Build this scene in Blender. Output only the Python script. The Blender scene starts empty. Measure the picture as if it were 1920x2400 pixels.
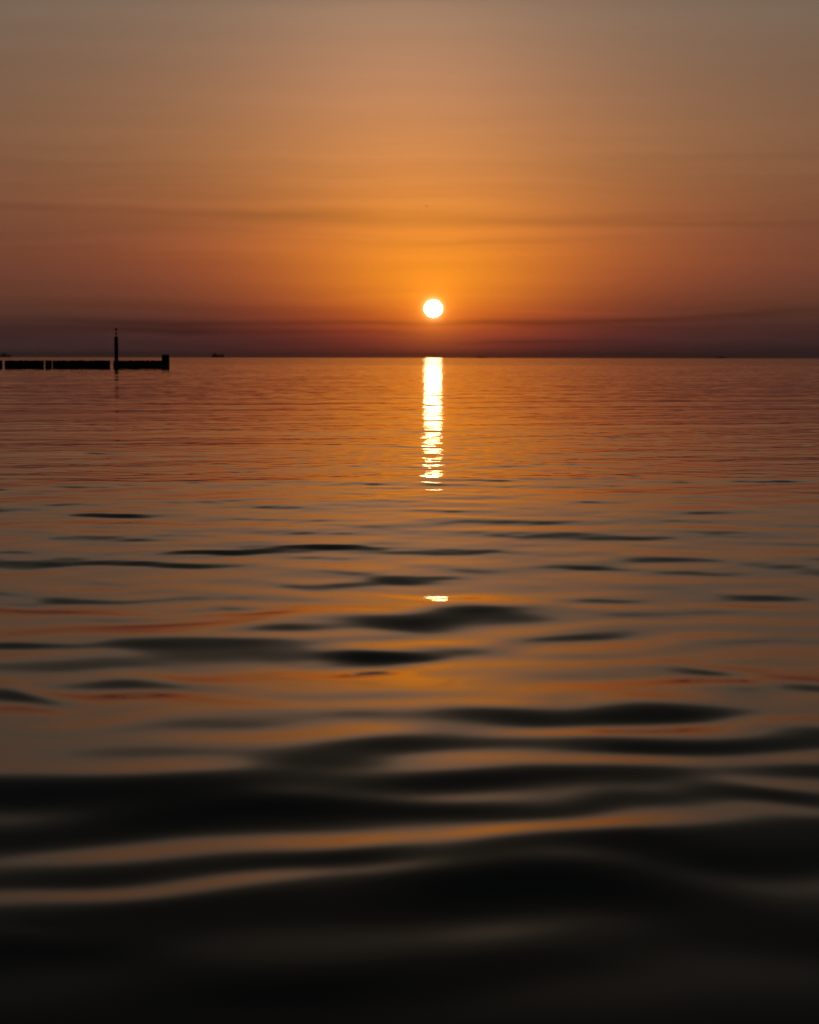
import bpy, bmesh, math, random
import numpy as np
from mathutils import Vector

random.seed(7)
rng = np.random.default_rng(21)
S = bpy.context.scene
COL = S.collection
R = math.radians

# ------------------------------------------------------------------ camera
EYE = 1.2                       # eye height over the calm sea (m)
PITCH = 4.58                    # degrees below the horizontal
ROLL = -0.10
cam_data = bpy.data.cameras.new("camera")
cam = bpy.data.objects.new("camera", cam_data)
COL.objects.link(cam)
cam.location = (0, 0, EYE)
cam.rotation_mode = 'XYZ'
cam_data.sensor_fit = 'HORIZONTAL'
cam_data.sensor_width = 24.0
cam_data.lens = 56.45
cam_data.clip_start = 0.05
cam_data.clip_end = 200000
cam.rotation_euler = (R(90 - PITCH), R(ROLL), 0)
cam_data.dof.use_dof = True
cam_data.dof.focus_distance = 26.0
cam_data.dof.aperture_fstop = 2.4
cam_data.dof.aperture_blades = 0
S.camera = cam

SUN_EL, SUN_AZ = 1.45, 0.70     # degrees above the horizon, right of straight ahead

# ------------------------------------------------------------------ sky
def lin(c):
    out = []
    for v in c:
        v = v / 255.0
        out.append(v / 12.92 if v <= 0.04045 else ((v + 0.055) / 1.055) ** 2.4)
    return out

world = bpy.data.worlds.new("World")
S.world = world
world.use_nodes = True
NT = world.node_tree
NT.nodes.clear()

class NodeKit:
    """small arithmetic helper on a node tree"""
    def __init__(self, nt):
        self.nt = nt
    def node(self, kind, **kw):
        n = self.nt.nodes.new(kind)
        for k, v in kw.items():
            setattr(n, k, v)
        return n
    def put(self, sock, v):
        if hasattr(v, 'is_output') or isinstance(v, bpy.types.NodeSocket):
            self.nt.links.new(v, sock)
        else:
            sock.default_value = v
    def m(self, op, a, b=None, c=None, clamp=False):
        n = self.node('ShaderNodeMath', operation=op, use_clamp=clamp)
        self.put(n.inputs[0], a)
        if b is not None: self.put(n.inputs[1], b)
        if c is not None: self.put(n.inputs[2], c)
        return n.outputs[0]
    def gauss(self, x, w):
        q = self.m('DIVIDE', x, w)
        q = self.m('MULTIPLY', q, q)
        return self.m('EXPONENT', self.m('MULTIPLY', q, -1.0))
    def smooth(self, x, lo, hi):
        n = self.node('ShaderNodeMapRange', interpolation_type='SMOOTHSTEP')
        self.put(n.inputs[0], x); self.put(n.inputs[1], lo); self.put(n.inputs[2], hi)
        n.inputs[3].default_value = 0.0; n.inputs[4].default_value = 1.0
        return n.outputs[0]
    def mixc(self, f, a, b, blend='MIX'):
        n = self.node('ShaderNodeMix', data_type='RGBA', blend_type=blend)
        n.clamp_result = False
        self.put(n.inputs['Factor'], f)
        self.put(n.inputs[6], a); self.put(n.inputs[7], b)
        return n.outputs[2]
    def xyz(self, x, y, z):
        n = self.node('ShaderNodeCombineXYZ')
        self.put(n.inputs[0], x); self.put(n.inputs[1], y); self.put(n.inputs[2], z)
        return n.outputs[0]
    def noise(self, vec, scale, detail=3.0, rough=0.5, out=0):
        n = self.node('ShaderNodeTexNoise')
        self.put(n.inputs['Vector'], vec)
        n.inputs['Scale'].default_value = scale
        n.inputs['Detail'].default_value = detail
        n.inputs['Roughness'].default_value = rough
        return n.outputs[out]
    def ramp(self, f, stops):
        n = self.node('ShaderNodeValToRGB')
        cr = n.color_ramp
        cr.interpolation = 'LINEAR'
        while len(cr.elements) > 1:
            cr.elements.remove(cr.elements[-1])
        for i, (p, c) in enumerate(stops):
            e = cr.elements[0] if i == 0 else cr.elements.new(p)
            e.position = p
            e.color = (*lin(c), 1)
        self.put(n.inputs[0], f)
        return n.outputs[0]

K = NodeKit(NT)
tc = K.node('ShaderNodeTexCoord')
nrm = K.node('ShaderNodeVectorMath', operation='NORMALIZE')
NT.links.new(tc.outputs['Generated'], nrm.inputs[0])
sep = K.node('ShaderNodeSeparateXYZ')
NT.links.new(nrm.outputs[0], sep.inputs[0])
DEG = 180 / math.pi
elev = K.m('MULTIPLY', K.m('ARCSINE', sep.outputs[2]), DEG)
elev = K.m('MAXIMUM', elev, 0.0)
azim = K.m('MULTIPLY', K.m('ARCTAN2', sep.outputs[0], sep.outputs[1]), DEG)
azim = K.m('SUBTRACT', azim, SUN_AZ)
absaz = K.m('ABSOLUTE', azim)
tt = K.m('SQRT', K.m('DIVIDE', elev, 90.0))

def pos(e): return math.sqrt(e / 90.0)
# (elevation, colour straight over the sun, colour ~13 degrees to the side)
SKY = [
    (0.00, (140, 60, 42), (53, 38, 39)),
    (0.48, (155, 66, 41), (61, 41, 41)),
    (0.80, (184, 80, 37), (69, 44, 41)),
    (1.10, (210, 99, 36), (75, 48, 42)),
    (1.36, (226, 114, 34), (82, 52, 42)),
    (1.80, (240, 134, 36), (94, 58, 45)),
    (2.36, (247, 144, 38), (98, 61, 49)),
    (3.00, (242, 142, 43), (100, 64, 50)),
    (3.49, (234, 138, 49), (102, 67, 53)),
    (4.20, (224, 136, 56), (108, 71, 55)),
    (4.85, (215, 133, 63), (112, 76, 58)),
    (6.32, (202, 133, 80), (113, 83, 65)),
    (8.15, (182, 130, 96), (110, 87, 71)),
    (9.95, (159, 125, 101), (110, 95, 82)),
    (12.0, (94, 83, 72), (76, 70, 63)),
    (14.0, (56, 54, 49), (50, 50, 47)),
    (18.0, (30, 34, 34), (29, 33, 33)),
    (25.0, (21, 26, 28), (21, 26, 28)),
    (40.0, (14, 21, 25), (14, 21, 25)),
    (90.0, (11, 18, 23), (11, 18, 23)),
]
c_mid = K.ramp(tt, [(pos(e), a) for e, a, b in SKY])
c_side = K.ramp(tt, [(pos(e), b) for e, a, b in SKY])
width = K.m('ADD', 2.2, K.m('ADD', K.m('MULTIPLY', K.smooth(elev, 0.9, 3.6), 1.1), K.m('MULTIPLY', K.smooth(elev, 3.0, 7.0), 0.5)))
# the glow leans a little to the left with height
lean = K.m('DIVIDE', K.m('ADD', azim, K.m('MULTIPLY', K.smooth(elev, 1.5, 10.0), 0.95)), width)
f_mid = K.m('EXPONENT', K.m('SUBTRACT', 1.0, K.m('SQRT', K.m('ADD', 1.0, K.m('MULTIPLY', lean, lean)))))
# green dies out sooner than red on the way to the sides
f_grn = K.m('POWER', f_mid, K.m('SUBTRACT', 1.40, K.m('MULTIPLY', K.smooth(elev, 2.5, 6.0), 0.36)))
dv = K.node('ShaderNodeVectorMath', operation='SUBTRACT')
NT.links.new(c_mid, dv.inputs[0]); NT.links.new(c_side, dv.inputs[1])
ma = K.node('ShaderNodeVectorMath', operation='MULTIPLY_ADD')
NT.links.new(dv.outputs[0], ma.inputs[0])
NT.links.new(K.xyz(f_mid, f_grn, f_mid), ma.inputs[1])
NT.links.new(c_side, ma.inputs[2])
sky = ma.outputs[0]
# the far side of the sky, behind the camera, is dimmer dusk
dim = K.m('SUBTRACT', 1.0, K.m('MULTIPLY', K.smooth(absaz, 15.0, 120.0), 0.55))

# thin cloud streaks
warp = K.noise(K.xyz(K.m('MULTIPLY', azim, 0.16), K.m('MULTIPLY', elev, 0.5), 3.1), 1.0, 3.0)
warp = K.m('SUBTRACT', warp, 0.5)
el_w = K.m('ADD', elev, K.m('MULTIPLY', warp, 0.55))
streak_tex = K.noise(K.xyz(K.m('MULTIPLY', azim, 0.07), K.m('MULTIPLY', el_w, 2.1), 0.0), 1.0, 4.0, 0.5)
low = K.m('SUBTRACT', 1.0, K.smooth(elev, 0.9, 2.2))
high = K.m('MULTIPLY', K.smooth(elev, 2.2, 3.4), K.m('SUBTRACT', 1.0, K.smooth(elev, 4.6, 8.0)))
amp = K.m('ADD', K.m('MULTIPLY', low, 0.55), K.m('ADD', K.m('MULTIPLY', high, 0.17), 0.06))
mod = K.m('ADD', 1.0, K.m('MULTIPLY', K.m('SUBTRACT', streak_tex, 0.5), K.m('MULTIPLY', amp, 2.0)))
patch = K.noise(K.xyz(K.m('MULTIPLY', azim, 0.22), K.m('MULTIPLY', elev, 0.6), 9.0), 1.0, 2.0)
patch = K.smooth(patch, 0.3, 0.62)
# (centre elevation, slope, half width, azimuth centre, azimuth width, depth)
BANDS = [
    (4.12, -0.012, 0.13, -8.0, 8.0, 0.17),
    (3.98, -0.010, 0.16, 7.0, 9.0, 0.16),
    (3.32, 0.010, 0.10, -10.0, 3.0, 0.10),
    (3.40, -0.004, 0.09, 1.5, 3.5, 0.10),
    (1.02, 0.004, 0.10, -5.0, 6.0, 0.32),
    (0.72, -0.006, 0.13, -5.0, 5.0, 0.42),
    (0.95, 0.034, 0.09, 6.0, 5.0, 0.38),
    (0.22, 0.004, 0.16, 7.0, 9.0, 0.16),
    (0.42, 0.010, 0.06, 3.0, 5.0, 0.22),
]
for e0, sl, hw, a0, aw, dep in BANDS:
    d = K.m('SUBTRACT', el_w, K.m('ADD', e0, K.m('MULTIPLY', azim, sl)))
    g = K.m('MULTIPLY', K.gauss(d, hw), K.gauss(K.m('SUBTRACT', azim, a0), aw))
    g = K.m('MULTIPLY', g, K.m('ADD', 0.45, K.m('MULTIPLY', patch, 0.55)))
    mod = K.m('MULTIPLY', mod, K.m('SUBTRACT', 1.0, K.m('MULTIPLY', g, dep)))
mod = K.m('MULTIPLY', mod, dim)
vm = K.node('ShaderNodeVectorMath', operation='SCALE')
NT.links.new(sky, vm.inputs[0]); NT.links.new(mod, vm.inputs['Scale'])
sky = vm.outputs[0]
# bright air right round the sun
de = K.m('SUBTRACT', elev, SUN_EL)
dist = K.m('SQRT', K.m('ADD', K.m('MULTIPLY', azim, azim), K.m('MULTIPLY', de, de)))
glow = K.m('MULTIPLY', K.m('EXPONENT', K.m('MULTIPLY', dist, -2.4)), 0.95)
gv = K.node('ShaderNodeVectorMath', operation='SCALE')
gv.inputs[0].default_value = (1.0, 0.32, 0.02)
NT.links.new(glow, gv.inputs['Scale'])
rim = K.m('MULTIPLY', K.m('EXPONENT', K.m('MULTIPLY', K.m('SUBTRACT', dist, 0.27), -16.0)), 1.0)
rim = K.m('MINIMUM', rim, 2.5)
rv = K.node('ShaderNodeVectorMath', operation='SCALE')
rv.inputs[0].default_value = (0.9, 0.55, 0.2)
NT.links.new(rim, rv.inputs['Scale'])
ar = K.node('ShaderNodeVectorMath', operation='ADD')
NT.links.new(gv.outputs[0], ar.inputs[0]); NT.links.new(rv.outputs[0], ar.inputs[1])
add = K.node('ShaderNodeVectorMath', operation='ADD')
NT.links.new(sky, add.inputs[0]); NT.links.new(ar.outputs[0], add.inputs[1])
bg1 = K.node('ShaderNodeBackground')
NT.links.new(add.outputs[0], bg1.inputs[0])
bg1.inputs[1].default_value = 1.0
# a little of the physical clear-air sky, for the cool cast overhead
st = K.node('ShaderNodeTexSky')
st.sky_type = 'NISHITA'
st.sun_disc = False
st.sun_elevation = R(SUN_EL)
st.sun_rotation = R(SUN_AZ)
st.dust_density = 5.0
bg2 = K.node('ShaderNodeBackground')
NT.links.new(st.outputs[0], bg2.inputs[0])
bg2.inputs[1].default_value = 0.004
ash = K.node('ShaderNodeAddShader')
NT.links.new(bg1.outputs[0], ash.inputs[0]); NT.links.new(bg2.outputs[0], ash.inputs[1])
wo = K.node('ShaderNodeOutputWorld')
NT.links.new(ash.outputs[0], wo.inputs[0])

# ------------------------------------------------------------------ sun lamp
sun_dir = Vector((math.sin(R(SUN_AZ)) * math.cos(R(SUN_EL)),
                  math.cos(R(SUN_AZ)) * math.cos(R(SUN_EL)), math.sin(R(SUN_EL))))
ld = bpy.data.lights.new("sun_lamp", 'SUN')
ld.energy = 0.004               # setting sun, dimmed to almost nothing by the air
ld.angle = R(0.5)
ld.color = (1.0, 0.62, 0.25)
lamp = bpy.data.objects.new("sun_lamp", ld)
COL.objects.link(lamp)
lamp.rotation_euler = (-sun_dir).to_track_quat('-Z', 'Y').to_euler()
lamp.location = (0, 0, 60)

S.view_settings.view_transform = 'Standard'
S.view_settings.look = 'None'
S.view_settings.exposure = 0.0
S.view_settings.gamma = 1.0
S.view_settings.use_curve_mapping = False
S.cycles.max_bounces = 6
S.cycles.use_denoising = True

# ------------------------------------------------------------------ helpers
def tag(o, label=None, cat=None, group=None, kind=None):
    if label: o['label'] = label
    if cat: o['category'] = cat
    if group: o['group'] = group
    if kind: o['kind'] = kind
    return o

def empty(name, loc, rz=0.0):
    o = bpy.data.objects.new(name, None)
    o.location = loc
    o.rotation_euler = (0, 0, rz)
    o.empty_display_size = 0.3
    COL.objects.link(o)
    return o

def link_bm(name, bm, mat, parent=None, smooth=False):
    me = bpy.data.meshes.new(name)
    bm.normal_update()
    bm.to_mesh(me)
    bm.free()
    me.materials.append(mat)
    if smooth:
        for p in me.polygons: p.use_smooth = True
    o = bpy.data.objects.new(name, me)
    COL.objects.link(o)
    if parent is not None:
        o.parent = parent
    return o

def lathe(bm, profile, seg=16, cx=0.0, cy=0.0, jitter=0.0):
    rings = []
    ph = random.random() * 6.28
    for r, z in profile:
        rings.append([bm.verts.new((cx + r * (1 + jitter * math.sin(3 * k + ph)) * math.cos(2 * math.pi * k / seg),
                                    cy + r * (1 + jitter * math.cos(2 * k + ph)) * math.sin(2 * math.pi * k / seg), z))
                      for k in range(seg)])
    for a, b in zip(rings, rings[1:]):
        for k in range(seg):
            bm.faces.new((a[k], a[(k + 1) % seg], b[(k + 1) % seg], b[k]))
    bm.faces.new(rings[-1])
    bm.faces.new(list(reversed(rings[0])))
    return bm

def box(bm, x0, x1, y0, y1, z0, z1, tx=0.0, ty=0.0):
    v = [bm.verts.new(p) for p in ((x0, y0, z0), (x1, y0, z0), (x1, y1, z0), (x0, y1, z0),
         (x0 + tx, y0 + ty, z1), (x1 - tx, y0 + ty, z1), (x1 - tx, y1 - ty, z1), (x0 + tx, y1 - ty, z1))]
    for f in ((3, 2, 1, 0), (4, 5, 6, 7), (0, 1, 5, 4), (1, 2, 6, 5), (2, 3, 7, 6), (3, 0, 4, 7)):
        bm.faces.new([v[i] for i in f])
    return bm

def mat_plain(name, c1, c2, rough, scale, bump=0.0, stretch=(1, 1, 1), metal=0.0):
    m = bpy.data.materials.new(name)
    m.use_nodes = True
    k = NodeKit(m.node_tree)
    b = m.node_tree.nodes['Principled BSDF']
    t = k.node('ShaderNodeTexCoord')
    mp = k.node('ShaderNodeMapping')
    mp.inputs['Scale'].default_value = stretch
    m.node_tree.links.new(t.outputs['Object'], mp.inputs[0])
    n = k.noise(mp.outputs[0], scale, 5.0, 0.6)
    col = k.mixc(k.smooth(n, 0.3, 0.7), (*c1, 1), (*c2, 1))
    m.node_tree.links.new(col, b.inputs['Base Color'])
    b.inputs['Roughness'].default_value = rough
    b.inputs['Metallic'].default_value = metal
    if bump:
        bp = k.node('ShaderNodeBump')
        bp.inputs['Strength'].default_value = bump
        bp.inputs['Distance'].default_value = 0.02
        m.node_tree.links.new(n, bp.inputs['Height'])
        m.node_tree.links.new(bp.outputs[0], b.inputs['Normal'])
    return m

M_wood = mat_plain("wet_timber", (0.012, 0.010, 0.008), (0.035, 0.028, 0.022), 0.75, 9.0, 0.5, (1, 1, 0.12))
M_steel = mat_plain("dark_painted_steel", (0.02, 0.022, 0.02), (0.035, 0.03, 0.026), 0.55, 6.0, 0.15)
M_hull = mat_plain("ship_hull_paint", (0.05, 0.045, 0.05), (0.08, 0.06, 0.06), 0.6, 0.05)
M_house = mat_plain("ship_deckhouse_paint", (0.14, 0.13, 0.13), (0.2, 0.18, 0.17), 0.6, 0.08)
M_feather = mat_plain("dark_feathers", (0.02, 0.018, 0.018), (0.05, 0.045, 0.04), 0.8, 12.0)

# ------------------------------------------------------------------ sea
TILT = R(15)                    # crests run slightly away to the right
def waves(n, lo, hi, spread, tilt, rms):
    out = []
    for i in range(n):
        L = lo * (hi / lo) ** ((i + rng.random()) / n)
        th = rng.normal(0, spread) + tilt
        k = 2 * math.pi / L
        a = rms * math.sqrt(2 / n) * (0.6 + 0.8 * rng.random()) / k
        out.append((-math.sin(th) * k, math.cos(th) * k, a, rng.random() * 6.283))
    return out
FINE = waves(36, 0.22, 0.50, R(42), R(4), 1.0)
MEDIUM = waves(60, 0.50, 1.75, R(33), TILT, 1.0)
LONG = waves(14, 1.8, 9.0, R(12), R(10), 1.0)

def smoothstep(x, a, b):
    t = np.clip((x - a) / (b - a), 0, 1)
    return t * t * (3 - 2 * t)

# the bigger wavelets near the shore, each where it runs: ends of its face in metres, half breadth, steepness
# (a positive slope faces the shore, a negative one faces out to sea)
# one long low swell: the water falls away from the shore to a trough about 9 m out, then rises to a low crest
PROF_Y = np.array([-50, 3.0, 4.3, 8.0, 9.6, 11.2, 15.5, 17.5, 19.0, 400])
PROF_S = np.array([0, 0, -.002, -.015, -.005, .017, .024, .005, 0, 0])
FINE_Y = np.linspace(-50, 400, 45001)
PROF_Z = np.cumsum(np.interp(FINE_Y, PROF_Y, PROF_S)) * 0.01
PROF_Z -= PROF_Z[-1]
def swell_profile(y):
    return np.interp(y, FINE_Y, PROF_Z)
def ground(px, py):
    d = math.radians(PITCH) + math.atan((py - 1200.0) / 4516.0)
    D = EYE / math.tan(d)
    for it in range(40):
        D = 0.5 * D + 0.5 * (EYE - float(swell_profile(D))) / math.tan(d)
    return Vector(((px - 960.0) / 4516.0 * math.hypot(D, EYE) * math.cos(math.atan((py - 1200.0) / 4516.0)), D))
WAVELETS = [  # x0, y0, x1, y1 on the photograph, half thickness, slope
    (490, 1173, 668, 1171, 5, .075), (323, 1180, 456, 1179, 4, .055), (768, 1193, 1168, 1183, 6, .055),
    (913, 1236, 1324, 1224, 8, .07), (300, 1281, 579, 1276, 7, .05), (111, 1300, 278, 1297, 8, .045),
    (434, 1304, 590, 1303, 6, .055), (612, 1291, 846, 1287, 7, .05), (0, 1327, 167, 1319, 9, .055),
    (1325, 1317, 1580, 1312, 10, .055), (990, 1334, 1280, 1330, 8, .045), (167, 1369, 312, 1365, 8, .055),
    (657, 1378, 801, 1374, 9, .05), (857, 1364, 1024, 1362, 8, .05), (-40, 1415, 145, 1408, 10, .055),
    (145, 1397, 412, 1392, 8, .045), (479, 1433, 623, 1430, 10, .05), (167, 1460, 556, 1451, 9, .055),
    (930, 1450, 1250, 1444, 20, .075), (1380, 1436, 1790, 1430, 12, .07), (760, 1545, 980, 1538, 16, .065),
    (960, 1520, 1190, 1512, 14, .055), (-60, 1645, 145, 1634, 18, .065), (147, 1613, 489, 1603, 15, .065),
    (1605, 1584, 1803, 1577, 14, .05), (1705, 1625, 1980, 1617, 17, .055), (960, 1683, 1280, 1668, 24, .07),
    (1293, 1676, 1680, 1664, 22, .065), (440, 1768, 1270, 1752, 30, .08), (1481, 1756, 1960, 1742, 20, .055),
    (-100, 1862, 890, 1842, 34, .075), (880, 1832, 1570, 1816, 20, .045), (1637, 1872, 1980, 1858, 22, .05),
    (-100, 1945, 780, 1922, 38, .055), (1200, 1900, 1520, 1886, 22, .04), (-100, 2062, 580, 2030, 36, .055),
    (540, 2012, 1030, 1988, 26, .035), (1100, 1985, 1690, 1966, 26, .055), (950, 2110, 1640, 2080, 52, .05),
    (1450, 2005, 2000, 1990, 30, .04),
    (560, 1480, 900, 1462, 18, .055), (1200, 1480, 1700, 1470, 16, .035), (640, 1350, 900, 1345, 9, .03),
    (1500, 1250, 1900, 1244, 8, .035), (1400, 1375, 1880, 1366, 10, .04), (40, 1520, 420, 1508, 16, .045),
    (1350, 1200, 1750, 1196, 6, .035), (0, 1215, 260, 1212, 6, .04), (1300, 1535, 1700, 1522, 14, .03),
    (-80, 1592, 620, 1524, 26, .034), (300, 1566, 960, 1478, 28, .040), (700, 1500, 1290, 1446, 26, .036),
    (-200, 1905, 1000, 1880, 70, .042), (900, 2050, 2000, 2030, 70, .034), (-200, 2160, 2200, 2150, 70, .036), (900, 2240, 2000, 2215, 60, .036),
    (957, 1632, 1238, 1635, 11.8, .003), (906, 1422, 1116, 1412, 20.2, .003), (885, 1495, 1185, 1481, 36, .0083), (861, 1566, 1103, 1562, 24.8, .003), (840, 1640, 1400, 1628, 16, .030), (1150, 1590, 1560, 1580, 16, .030), (700, 1800, 1300, 1795, 16, .020),
    # faces turned out to sea, which catch the low bright sky or the sun itself
    (955, 1146, 1080, 1145, 3.5, -.032), (965, 1131, 1065, 1130, 3.0, -.028),
    (915, 1403, 1130, 1393, 12, -.036), (900, 1578, 1160, 1572, 16, .020), (1180, 1552, 1560, 1538, 11, -.025),
    (380, 1665, 900, 1645, 15, -.028), (100, 1700, 480, 1676, 15, -.04), (860, 1952, 1560, 1932, 18, -.036),
    (-60, 2112, 480, 2078, 20, -.045), (430, 2072, 1040, 2020, 20, -.05), 
    (1150, 1722, 1800, 1708, 14, -.045), (1560, 1700, 1960, 1690, 12, -.04), (-60, 2200, 260, 2180, 22, -.035),
    (420, 1500, 760, 1488, 8, -.03), (1250, 1790, 1900, 1770, 18, -.045),
]
def swells(x, y):
    out = np.zeros_like(x)
    for x0, y0, x1, y1, th, sl in WAVELETS:
        p, q = ground(x0, y0), ground(x1, y1)
        c = (p + q) / 2
        if sl > 0: sl *= 1.30 if c.y < 8.5 else 0.82 if c.y < 10.5 else 0.66
        L = (q - p).length
        e = (q - p) / L
        b = abs(ground(0, (y0 + y1) / 2 - th).y - ground(0, (y0 + y1) / 2 + th).y) / 2 * 1.25
        if sl > 0.018 and c.y < 9.5: b *= 1.1
        a = L * 0.72
        sel = np.abs(y - c.y) < L * 1.6 * abs(e.y) + 5 * b + 0.3
        dx, dy = x[sel] - c.x, y[sel] - c.y
        u = (dx * e.x + dy * e.y) / a
        v = (-dx * e.y + dy * e.x - 0.35 * b * np.sin(1.9 * u + x0) + 0.2 * b * np.sin(4.1 * u + y0)) / b
        out[sel] += sl * b * v * np.exp(-v * v) * np.exp(-1.3 * u * u)
    return out

def height(x, y):
    x = x.astype(np.float64); y = y.astype(np.float64)
    # calm and ruffled patches of the surface
    pt = (np.sin(0.21 * x + 0.62 * y + 0.8) + np.sin(-0.33 * x + 0.29 * y + 2.1) + np.sin(0.12 * x - 0.17 * y)) / 3
    near = 1 - smoothstep(y, 5.0, 30.0)
    g_fine = (0.003 + 0.017 * smoothstep(y, 8.0, 20.0)) * (1 - smoothstep(y, 30, 55)) * (0.9 + 0.5 * pt)
    g_med = (0.0115 + 0.0085 * smoothstep(y, 3.5, 6.0) * (1 - smoothstep(y, 13.0, 24.0))) * (1.0 + 0.25 * pt)
    g_long = 0.006 + 0.003 * near
    ys = y
    lean = 7.0 + 8.0 * (1 - smoothstep(y, 13.0, 24.0))
    for it in range(3):
        h = np.zeros_like(x)
        for g, group in ((g_fine, FINE), (g_med, MEDIUM), (g_long, LONG)):
            w = np.zeros_like(x)
            for kx, ky, a, ph in group:
                w += a * np.sin(kx * x + ky * ys + ph)
            h += g * w
        ys = y + lean * h         # crests lean towards the shore
    return h + swells(x, y) + swell_profile(y)

def water_material():
    m = bpy.data.materials.new("sea_water")
    m.use_nodes = True
    nt = m.node_tree
    k = NodeKit(nt)
    b = nt.nodes['Principled BSDF']
    b.inputs['Base Color'].default_value = (0.002, 0.0035, 0.0045, 1)
    b.inputs['Roughness'].default_value = 0.035
    b.inputs['IOR'].default_value = 1.333
    g = k.node('ShaderNodeNewGeometry')
    sp = k.node('ShaderNodeSeparateXYZ')
    nt.links.new(g.outputs['Position'], sp.inputs[0])
    px, py = sp.outputs[0], sp.outputs[1]
    far = k.smooth(py, 180.0, 340.0)         # open sea, where the ripples are all in the material
    mid = k.smooth(py, 12.0, 60.0)
    out = k.smooth(py, 55.0, 130.0)
    def slopes(sx, sy, sc, seed, det):
        v = k.xyz(k.m('MULTIPLY', px, sx), k.m('MULTIPLY', py, sy), seed)
        n = k.noise(v, sc, det, 0.55, out=1)
        q = k.node('ShaderNodeSeparateColor')
        nt.links.new(n, q.inputs[0])
        return (k.m('SUBTRACT', q.outputs[0], 0.5), k.m('SUBTRACT', q.outputs[1], 0.5))
    r1x, r1y = slopes(0.45, 1.0, 5.0, 0.0, 2.0)     # ripples a hand wide
    f1x, f1y = slopes(0.3, 1.0, 0.9, 4.0, 3.0)      # wavelets far out
    f2x, f2y = slopes(0.01, 0.03, 1.0, 8.0, 3.0)    # slicks
    amp1 = k.m('ADD', k.m('ADD', 0.004, k.m('MULTIPLY', mid, 0.075)), k.m('MULTIPLY', k.smooth(py, 70.0, 150.0), 0.11))
    slick = k.m('ADD', 1.0, k.m('MULTIPLY', f2x, 1.2))
    nx = k.m('ADD', k.m('MULTIPLY', r1x, k.m('MULTIPLY', amp1, 1.5)), k.m('MULTIPLY', f1x, k.m('MULTIPLY', out, 0.05)))
    ny = k.m('ADD', k.m('MULTIPLY', r1y, amp1), k.m('MULTIPLY', k.m('MULTIPLY', f1y, slick), k.m('MULTIPLY', out, 0.13)))
    ny = k.m('SUBTRACT', ny, k.m('MULTIPLY', far, 0.013))
    off = k.xyz(nx, ny, 0.0)
    ad = k.node('ShaderNodeVectorMath', operation='ADD')
    nt.links.new(g.outputs['Normal'], ad.inputs[0]); nt.links.new(off, ad.inputs[1])
    no = k.node('ShaderNodeVectorMath', operation='NORMALIZE')
    nt.links.new(ad.outputs[0], no.inputs[0])
    nt.links.new(no.outputs[0], b.inputs['Normal'])
    return m
M_water = water_material()

# one sheet: rows of rings about a point on the shore, close-set in front and coarse out to the horizon
APEX_Y = -6.0
HALF = 17.5
ang_f = np.radians(np.linspace(-HALF, HALF, 571))
side = np.radians(np.concatenate([np.linspace(HALF, 60, 60)[1:], np.linspace(60, 180, 25)[1:-1]]))
ang = np.concatenate([ang_f, side, [math.pi], -side[::-1]])
rr = [2.0]
while rr[-1] < 365:
    r = rr[-1]
    if r < 22: d = 0.05 + 0.0016 * max(0, r - 9)
    elif r < 105: d = 0.075 + 0.0008 * (r - 22)
    else: d = 0.145 + 0.0007 * (r - 105)
    rr.append(r + d)
n_wave = len(rr)
while rr[-1] < 40000:
    rr.append(min(40000.0, rr[-1] * 1.12))
rr = np.array(rr)
RR, AA = np.meshgrid(rr, ang, indexing='ij')
X = RR * np.sin(AA)
Y = RR * np.cos(AA) + APEX_Y
front = np.abs(AA) <= R(HALF) + 1e-6
Z = np.zeros_like(X)
lim = (RR < 370) & ((np.abs(AA) <= R(61)) | (RR < 40))
Z[lim] = height(X[lim], Y[lim])
fade = 1 - smoothstep(RR, 260, 362)
fade *= 1 - smoothstep(np.abs(AA), R(19), R(58)) * smoothstep(RR, 20, 60)
fade *= 1 - smoothstep(np.abs(AA), R(70), R(90))
Z *= fade
nr, na = X.shape
co = np.stack([X, Y, Z], -1).reshape(-1, 3).astype(np.float32)
centre = np.array([[0, APEX_Y, 0]], np.float32)
co = np.vstack([co, centre])
idx = np.arange(nr * na).reshape(nr, na)
nxt = np.roll(idx, -1, axis=1)
quads = np.stack([idx[:-1], idx[1:], nxt[1:], nxt[:-1]], -1).reshape(-1, 4)
tris = np.stack([np.full(na, nr * na), idx[0], nxt[0]], -1)
quads = quads[:, ::-1]; tris = tris[:, ::-1]
me = bpy.data.meshes.new("sea")
me.vertices.add(len(co)); me.vertices.foreach_set("co", co.ravel())
loops = np.concatenate([quads.ravel(), tris.ravel()]).astype(np.int32)
starts = np.concatenate([np.arange(len(quads)) * 4, len(quads) * 4 + np.arange(len(tris)) * 3]).astype(np.int32)
me.loops.add(len(loops)); me.loops.foreach_set("vertex_index", loops)
me.polygons.add(len(starts)); me.polygons.foreach_set("loop_start", starts)
me.polygons.foreach_set("use_smooth", np.ones(len(starts), bool))
me.update(calc_edges=True)
me.validate()
me.materials.append(M_water)
sea = bpy.data.objects.new("sea", me)
COL.objects.link(sea)
tag(sea, kind='structure')
print("SEA quads", len(quads), "rows", n_wave, "normal z", me.polygons[len(quads)//2].normal.z)

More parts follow.
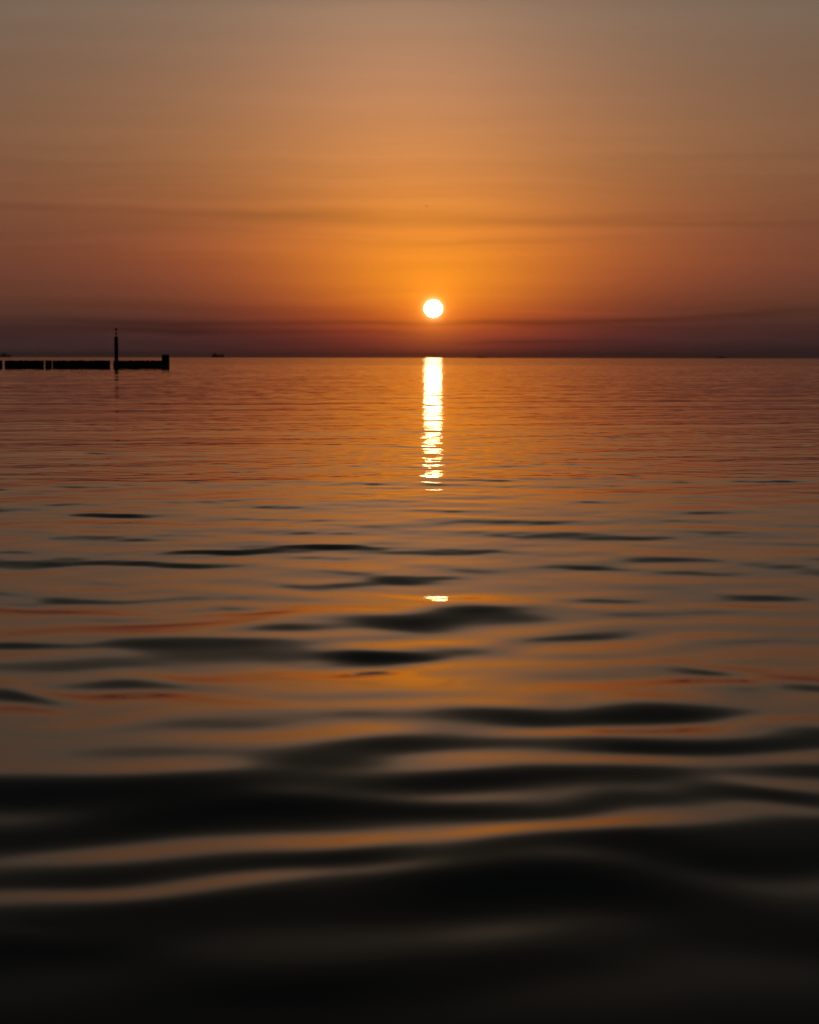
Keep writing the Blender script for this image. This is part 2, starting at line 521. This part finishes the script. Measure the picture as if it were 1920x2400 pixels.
# ------------------------------------------------------------------ the sun's disc
D_SUN = 100000.0
bm = bmesh.new()
bmesh.ops.create_uvsphere(bm, u_segments=48, v_segments=32, radius=D_SUN * math.tan(R(0.264)))
m = bpy.data.materials.new("sun_fire")
m.use_nodes = True
m.node_tree.nodes.clear()
em = m.node_tree.nodes.new('ShaderNodeEmission')
em.inputs[0].default_value = (1.0, 0.72, 0.34, 1)
em.inputs[1].default_value = 32.0
mo = m.node_tree.nodes.new('ShaderNodeOutputMaterial')
m.node_tree.links.new(em.outputs[0], mo.inputs[0])
sun = link_bm("sun", bm, m, smooth=True)
sun.location = sun_dir * D_SUN
sun.scale = (1, 1, 0.94)
tag(sun, "white hot disc of the setting sun just above the sea horizon", "sun")

# ------------------------------------------------------------------ thin evening haze over the water
bm = bmesh.new()
box(bm, -45000, 45000, -45000, 45000, -5.0, 90.0)
hm = bpy.data.materials.new("thin_sea_haze")
hm.use_nodes = True
hm.node_tree.nodes.clear()
pv = hm.node_tree.nodes.new('ShaderNodeVolumePrincipled')
pv.inputs['Color'].default_value = (0.8, 0.76, 0.74, 1)
pv.inputs['Density'].default_value = 0.38 / 15000
pv.inputs['Anisotropy'].default_value = 0.3
ho = hm.node_tree.nodes.new('ShaderNodeOutputMaterial')
hm.node_tree.links.new(pv.outputs[0], ho.inputs['Volume'])
haze = link_bm("haze", bm, hm)
tag(haze, kind='stuff')

# ------------------------------------------------------------------ groyne
F = 4516.0                      # focal length in photograph pixels, to turn a bearing into metres
def bearing(px): return (px - 960.0) / F
def spot(px, dist): return Vector((bearing(px) * dist, dist, 0.0))

def pile_mesh(rad, h):
    bm = bmesh.new()
    lathe(bm, [(rad, -1.2), (rad * 1.02, -0.2), (rad, h * 0.55), (rad * 0.98, h - 0.035), (rad * 0.78, h)], 12, jitter=0.03)
    me = bpy.data.meshes.new("pile")
    bm.normal_update(); bm.to_mesh(me); bm.free()
    me.materials.append(M_wood)
    for p in me.polygons:
        p.use_smooth = len(p.vertices) == 4
    return me
PILES = [pile_mesh(0.150, 0.85), pile_mesh(0.154, 0.865), pile_mesh(0.148, 0.84)]

def groyne_dist(px): return 198.0 + px * 0.014
def groyne_section(x0, x1, label, lean0=0.0, lean1=0.0):
    c = spot((x0 + x1) / 2, groyne_dist((x0 + x1) / 2))
    root = empty("groyne_section", c)
    tag(root, label, "groyne", "sections of the timber groyne")
    a, b = spot(x0, groyne_dist(x0)), spot(x1, groyne_dist(x1))
    Lm = (b - a).length
    n = max(2, math.ceil((Lm - 0.30) / 0.262) + 1)
    for i in range(n):
        t = (0.15 + (Lm - 0.30) * (i / (n - 1) if n > 1 else 0.5)) / Lm
        p = a.lerp(b, t) - c
        o = bpy.data.objects.new("pile", random.choice(PILES))
        COL.objects.link(o)
        o.parent = root
        o.location = (p.x, p.y + random.uniform(-0.02, 0.02), random.uniform(-0.02, 0.02))
        ln = (lean0 if i == 0 else lean1 if i == n - 1 else 0.0)
        o.rotation_euler = (0, ln, random.uniform(0, 6.28))
    return root
groyne_section(-40, 9.0, "short dark stub of timber groyne cut off by the left picture edge")
groyne_section(13.5, 105.5, "dark timber groyne section between the left edge stub and the very short section", lean1=0.02)
groyne_section(108.3, 124.4, "very short dark timber groyne section of only a few piles")
groyne_section(125.6, 260.5, "long dark timber groyne section left of the gap beside the marker post", lean1=0.05)
groyne_section(267.0, 384.0, "dark timber groyne section joined to the taller block at the seaward end", lean0=0.03)

# tall block of thick piles at the seaward end
e0 = spot(390.0, 200.5)
root = empty("end_block", e0)
tag(root, "tall dark block of thick piles at the right end of the groyne", "bollard")
for i, dx in enumerate((-0.195, 0.195)):
    bm = bmesh.new()
    lathe(bm, [(0.20, -1.2), (0.205, 0.0), (0.20, 1.41 + 0.01 * i), (0.185, 1.46 + 0.01 * i)], 16, jitter=0.015)
    o = link_bm("thick_pile", bm, M_wood, root)
    o.location = (dx, 0, 0)
bm = bmesh.new()
box(bm, -0.36, 0.36, -0.235, -0.15, 1.08, 1.28)
link_bm("crossbeam", bm, M_wood, root)
bm = bmesh.new()
box(bm, -0.36, 0.36, 0.15, 0.235, 1.08, 1.28)
link_bm("crossbeam", bm, M_wood, root)

# marker post with its topmark
p0 = spot(275.0, 203.2)
root = empty("marker_post", p0)
tag(root, "slim dark marker post with two small balls on top behind the groyne", "marker post")
bm = bmesh.new()
prof = [(0.205, -1.5), (0.2, 3.2)] + [(0.2 * math.cos(a), 3.2 + 0.2 * math.sin(a)) for a in np.linspace(0.25, 1.45, 6)]
lathe(bm, prof, 24)
link_bm("post", bm, M_steel, root, smooth=True)
bm = bmesh.new()
lathe(bm, [(0.22, 1.05), (0.22, 1.15)], 24)
link_bm("collar", bm, M_steel, root)
bm = bmesh.new()
lathe(bm, [(0.035, 3.3), (0.035, 4.2)], 8)
link_bm("stem", bm, M_steel, root)
for z, r in ((3.66, 0.115), (4.12, 0.125)):
    bm = bmesh.new()
    lathe(bm, [(r * math.cos(a), z + r * math.sin(a)) for a in np.linspace(-1.45, 1.45, 9)], 16)
    link_bm("ball", bm, M_steel, root, smooth=True)

# ------------------------------------------------------------------ ships on the horizon
def ship(px, dist, length, label, house_at, house_h, holds=4, cranes=0, hull_h=8.0):
    root = empty("cargo_ship", spot(px, dist) + Vector((0, 0, 0)))
    tag(root, label, "ship", "cargo ships on the horizon")
    beam = length * 0.15
    bm = bmesh.new()
    ring = []
    for t, w, lift in ((-0.5, 0.62, 0.4), (-0.46, 0.9, 0.0), (-0.3, 1.0, 0.0), (0.25, 1.0, 0.0), (0.38, 0.8, 0.6), (0.46, 0.42, 1.6), (0.5, 0.03, 2.6)):
        x = t * length
        hb = beam / 2 * w
        ring.append([bm.verts.new(p) for p in ((x - (0.02 * length if t > 0.4 else 0), -hb * 0.75, -3), (x, -hb, hull_h + lift), (x, hb, hull_h + lift), (x - (0.02 * length if t > 0.4 else 0), hb * 0.75, -3))])
    for a, b in zip(ring, ring[1:]):
        for i in range(4):
            bm.faces.new((a[i], a[(i + 1) % 4], b[(i + 1) % 4], b[i]))
    bm.faces.new(ring[0][::-1]); bm.faces.new(ring[-1])
    bmesh.ops.recalc_face_normals(bm, faces=bm.faces)
    link_bm("hull", bm, M_hull, root)
    hx = house_at * length
    bm = bmesh.new()
    hl = length * 0.11
    box(bm, hx - hl, hx + hl, -beam * .42, beam * .42, hull_h, hull_h + house_h * .6, 0.5)
    box(bm, hx - hl * .7, hx + hl * .8, -beam * .48, beam * .48, hull_h + house_h * .6, hull_h + house_h * .82, 0.3)
    house = link_bm("deckhouse", bm, M_house, root)
    bm = bmesh.new()
    box(bm, hx - hl * .3, hx + hl * .2, -1.0, 1.0, hull_h + house_h * .82, hull_h + house_h * 1.25, 0.8, 0.5)
    link_bm("mast", bm, M_house, house)
    bm = bmesh.new()
    fx = hx - hl * 1.5
    box(bm, fx - hl * .35, fx + hl * .35, -beam * .14, beam * .14, hull_h, hull_h + house_h * .95, 0.4, 0.3)
    link_bm("funnel", bm, M_hull, root)
    xs = np.linspace(-0.36, 0.38, holds + 1)
    for a, b in zip(xs, xs[1:]):
        if a - 0.02 < house_at + 0.16 and b > house_at - 0.14: continue
        bm = bmesh.new()
        box(bm, a * length + 1, b * length - 1, -beam * .36, beam * .36, hull_h, hull_h + 2.2 + 2.5 * random.random(), 0.3, 0.3)
        link_bm("hatch", bm, M_hull, root)
    for i in range(cranes):
        cx = length * (0.02 + 0.33 * i / max(1, cranes - 1)) if house_at < 0 else -length * 0.3 * (i + 1) / cranes
        bm = bmesh.new()
        box(bm, cx - 1.1, cx + 1.1, -1.1, 1.1, hull_h, hull_h + house_h * .8, 0.2, 0.2)
        box(bm, cx - 1.0, cx + length * .1, -0.6, 0.6, hull_h + house_h * .8, hull_h + house_h * .9)
        link_bm("crane", bm, M_house, root)
    return root
ship(512.0, 14000, 92.0, "dark blurred cargo ship right of the groyne, the clearest on the horizon", -0.17, 17.0, cranes=2, hull_h=17.0)
ship(15.0, 15000, 100.0, "faint dark cargo ship on the horizon above the leftmost end of the groyne", -0.05, 16.0, cranes=1, hull_h=15.0)
ship(1131.0, 18000, 84.0, "very faint low cargo ship on the horizon just right of the sun", -0.36, 9.0, hull_h=7.0)
ship(1689.0, 17000, 76.0, "small low cargo ship on the horizon at the far right", 0.1, 11.0, hull_h=8.0)

# ------------------------------------------------------------------ a gull far off
def bird():
    dist = 400.0
    p = spot(999.0, dist); p.z = EYE + dist * math.tan(R(4.44))
    bm = bmesh.new()
    # one continuous skin: tail, body, head, two raised bent wings
    prof = [(-0.26, 0.05, 0.012), (-0.16, 0.035, 0.028), (-0.05, 0.062, 0.055), (0.07, 0.07, 0.062), (0.15, 0.045, 0.045), (0.2, 0.038, 0.036), (0.24, 0.02, 0.018), (0.285, 0.006, 0.006)]
    rings = []
    for y, rx, rz in prof:
        rings.append([bm.verts.new((rx * math.cos(2 * math.pi * k / 8 + .3927), y, rz * math.sin(2 * math.pi * k / 8 + .3927))) for k in range(8)])
    skip = []
    for i, (a, b) in enumerate(zip(rings, rings[1:])):
        for k in range(8):
            f = bm.faces.new((a[k], a[(k + 1) % 8], b[(k + 1) % 8], b[k]))
            if i == 2 and k in (7, 3): skip.append((f, 1 if k == 7 else -1))
    bm.faces.new(rings[0][::-1]); bm.faces.new(rings[-1])
    for f, s in skip:
        cur = f
        for dx, dy, dz, sc in ((0.2, 0.03, 0.13, 0.8), (0.2, -0.02, 0.03, 0.75), (0.19, -0.08, -0.02, 0.4)):
            r = bmesh.ops.extrude_face_region(bm, geom=[cur])
            vs = [v for v in r['geom'] if isinstance(v, bmesh.types.BMVert)]
            nf = [q for q in r['geom'] if isinstance(q, bmesh.types.BMFace)][0]
            bm.faces.remove(cur)
            c = sum((v.co for v in vs), Vector()) / len(vs)
            for v in vs:
                v.co = c + (v.co - c) * sc + Vector((s * dx, dy, dz))
                v.co.z = c.z + dz + (v.co.z - c.z - dz) * 0.5
            cur = nf
    bmesh.ops.recalc_face_normals(bm, faces=bm.faces)
    o = link_bm("gull", bm, M_feather, smooth=True)
    o.location = p
    o.rotation_euler = (R(8), R(-12), R(155))
    tag(o, "tiny dark bird flying high in the orange sky above the sun", "bird")
bird()
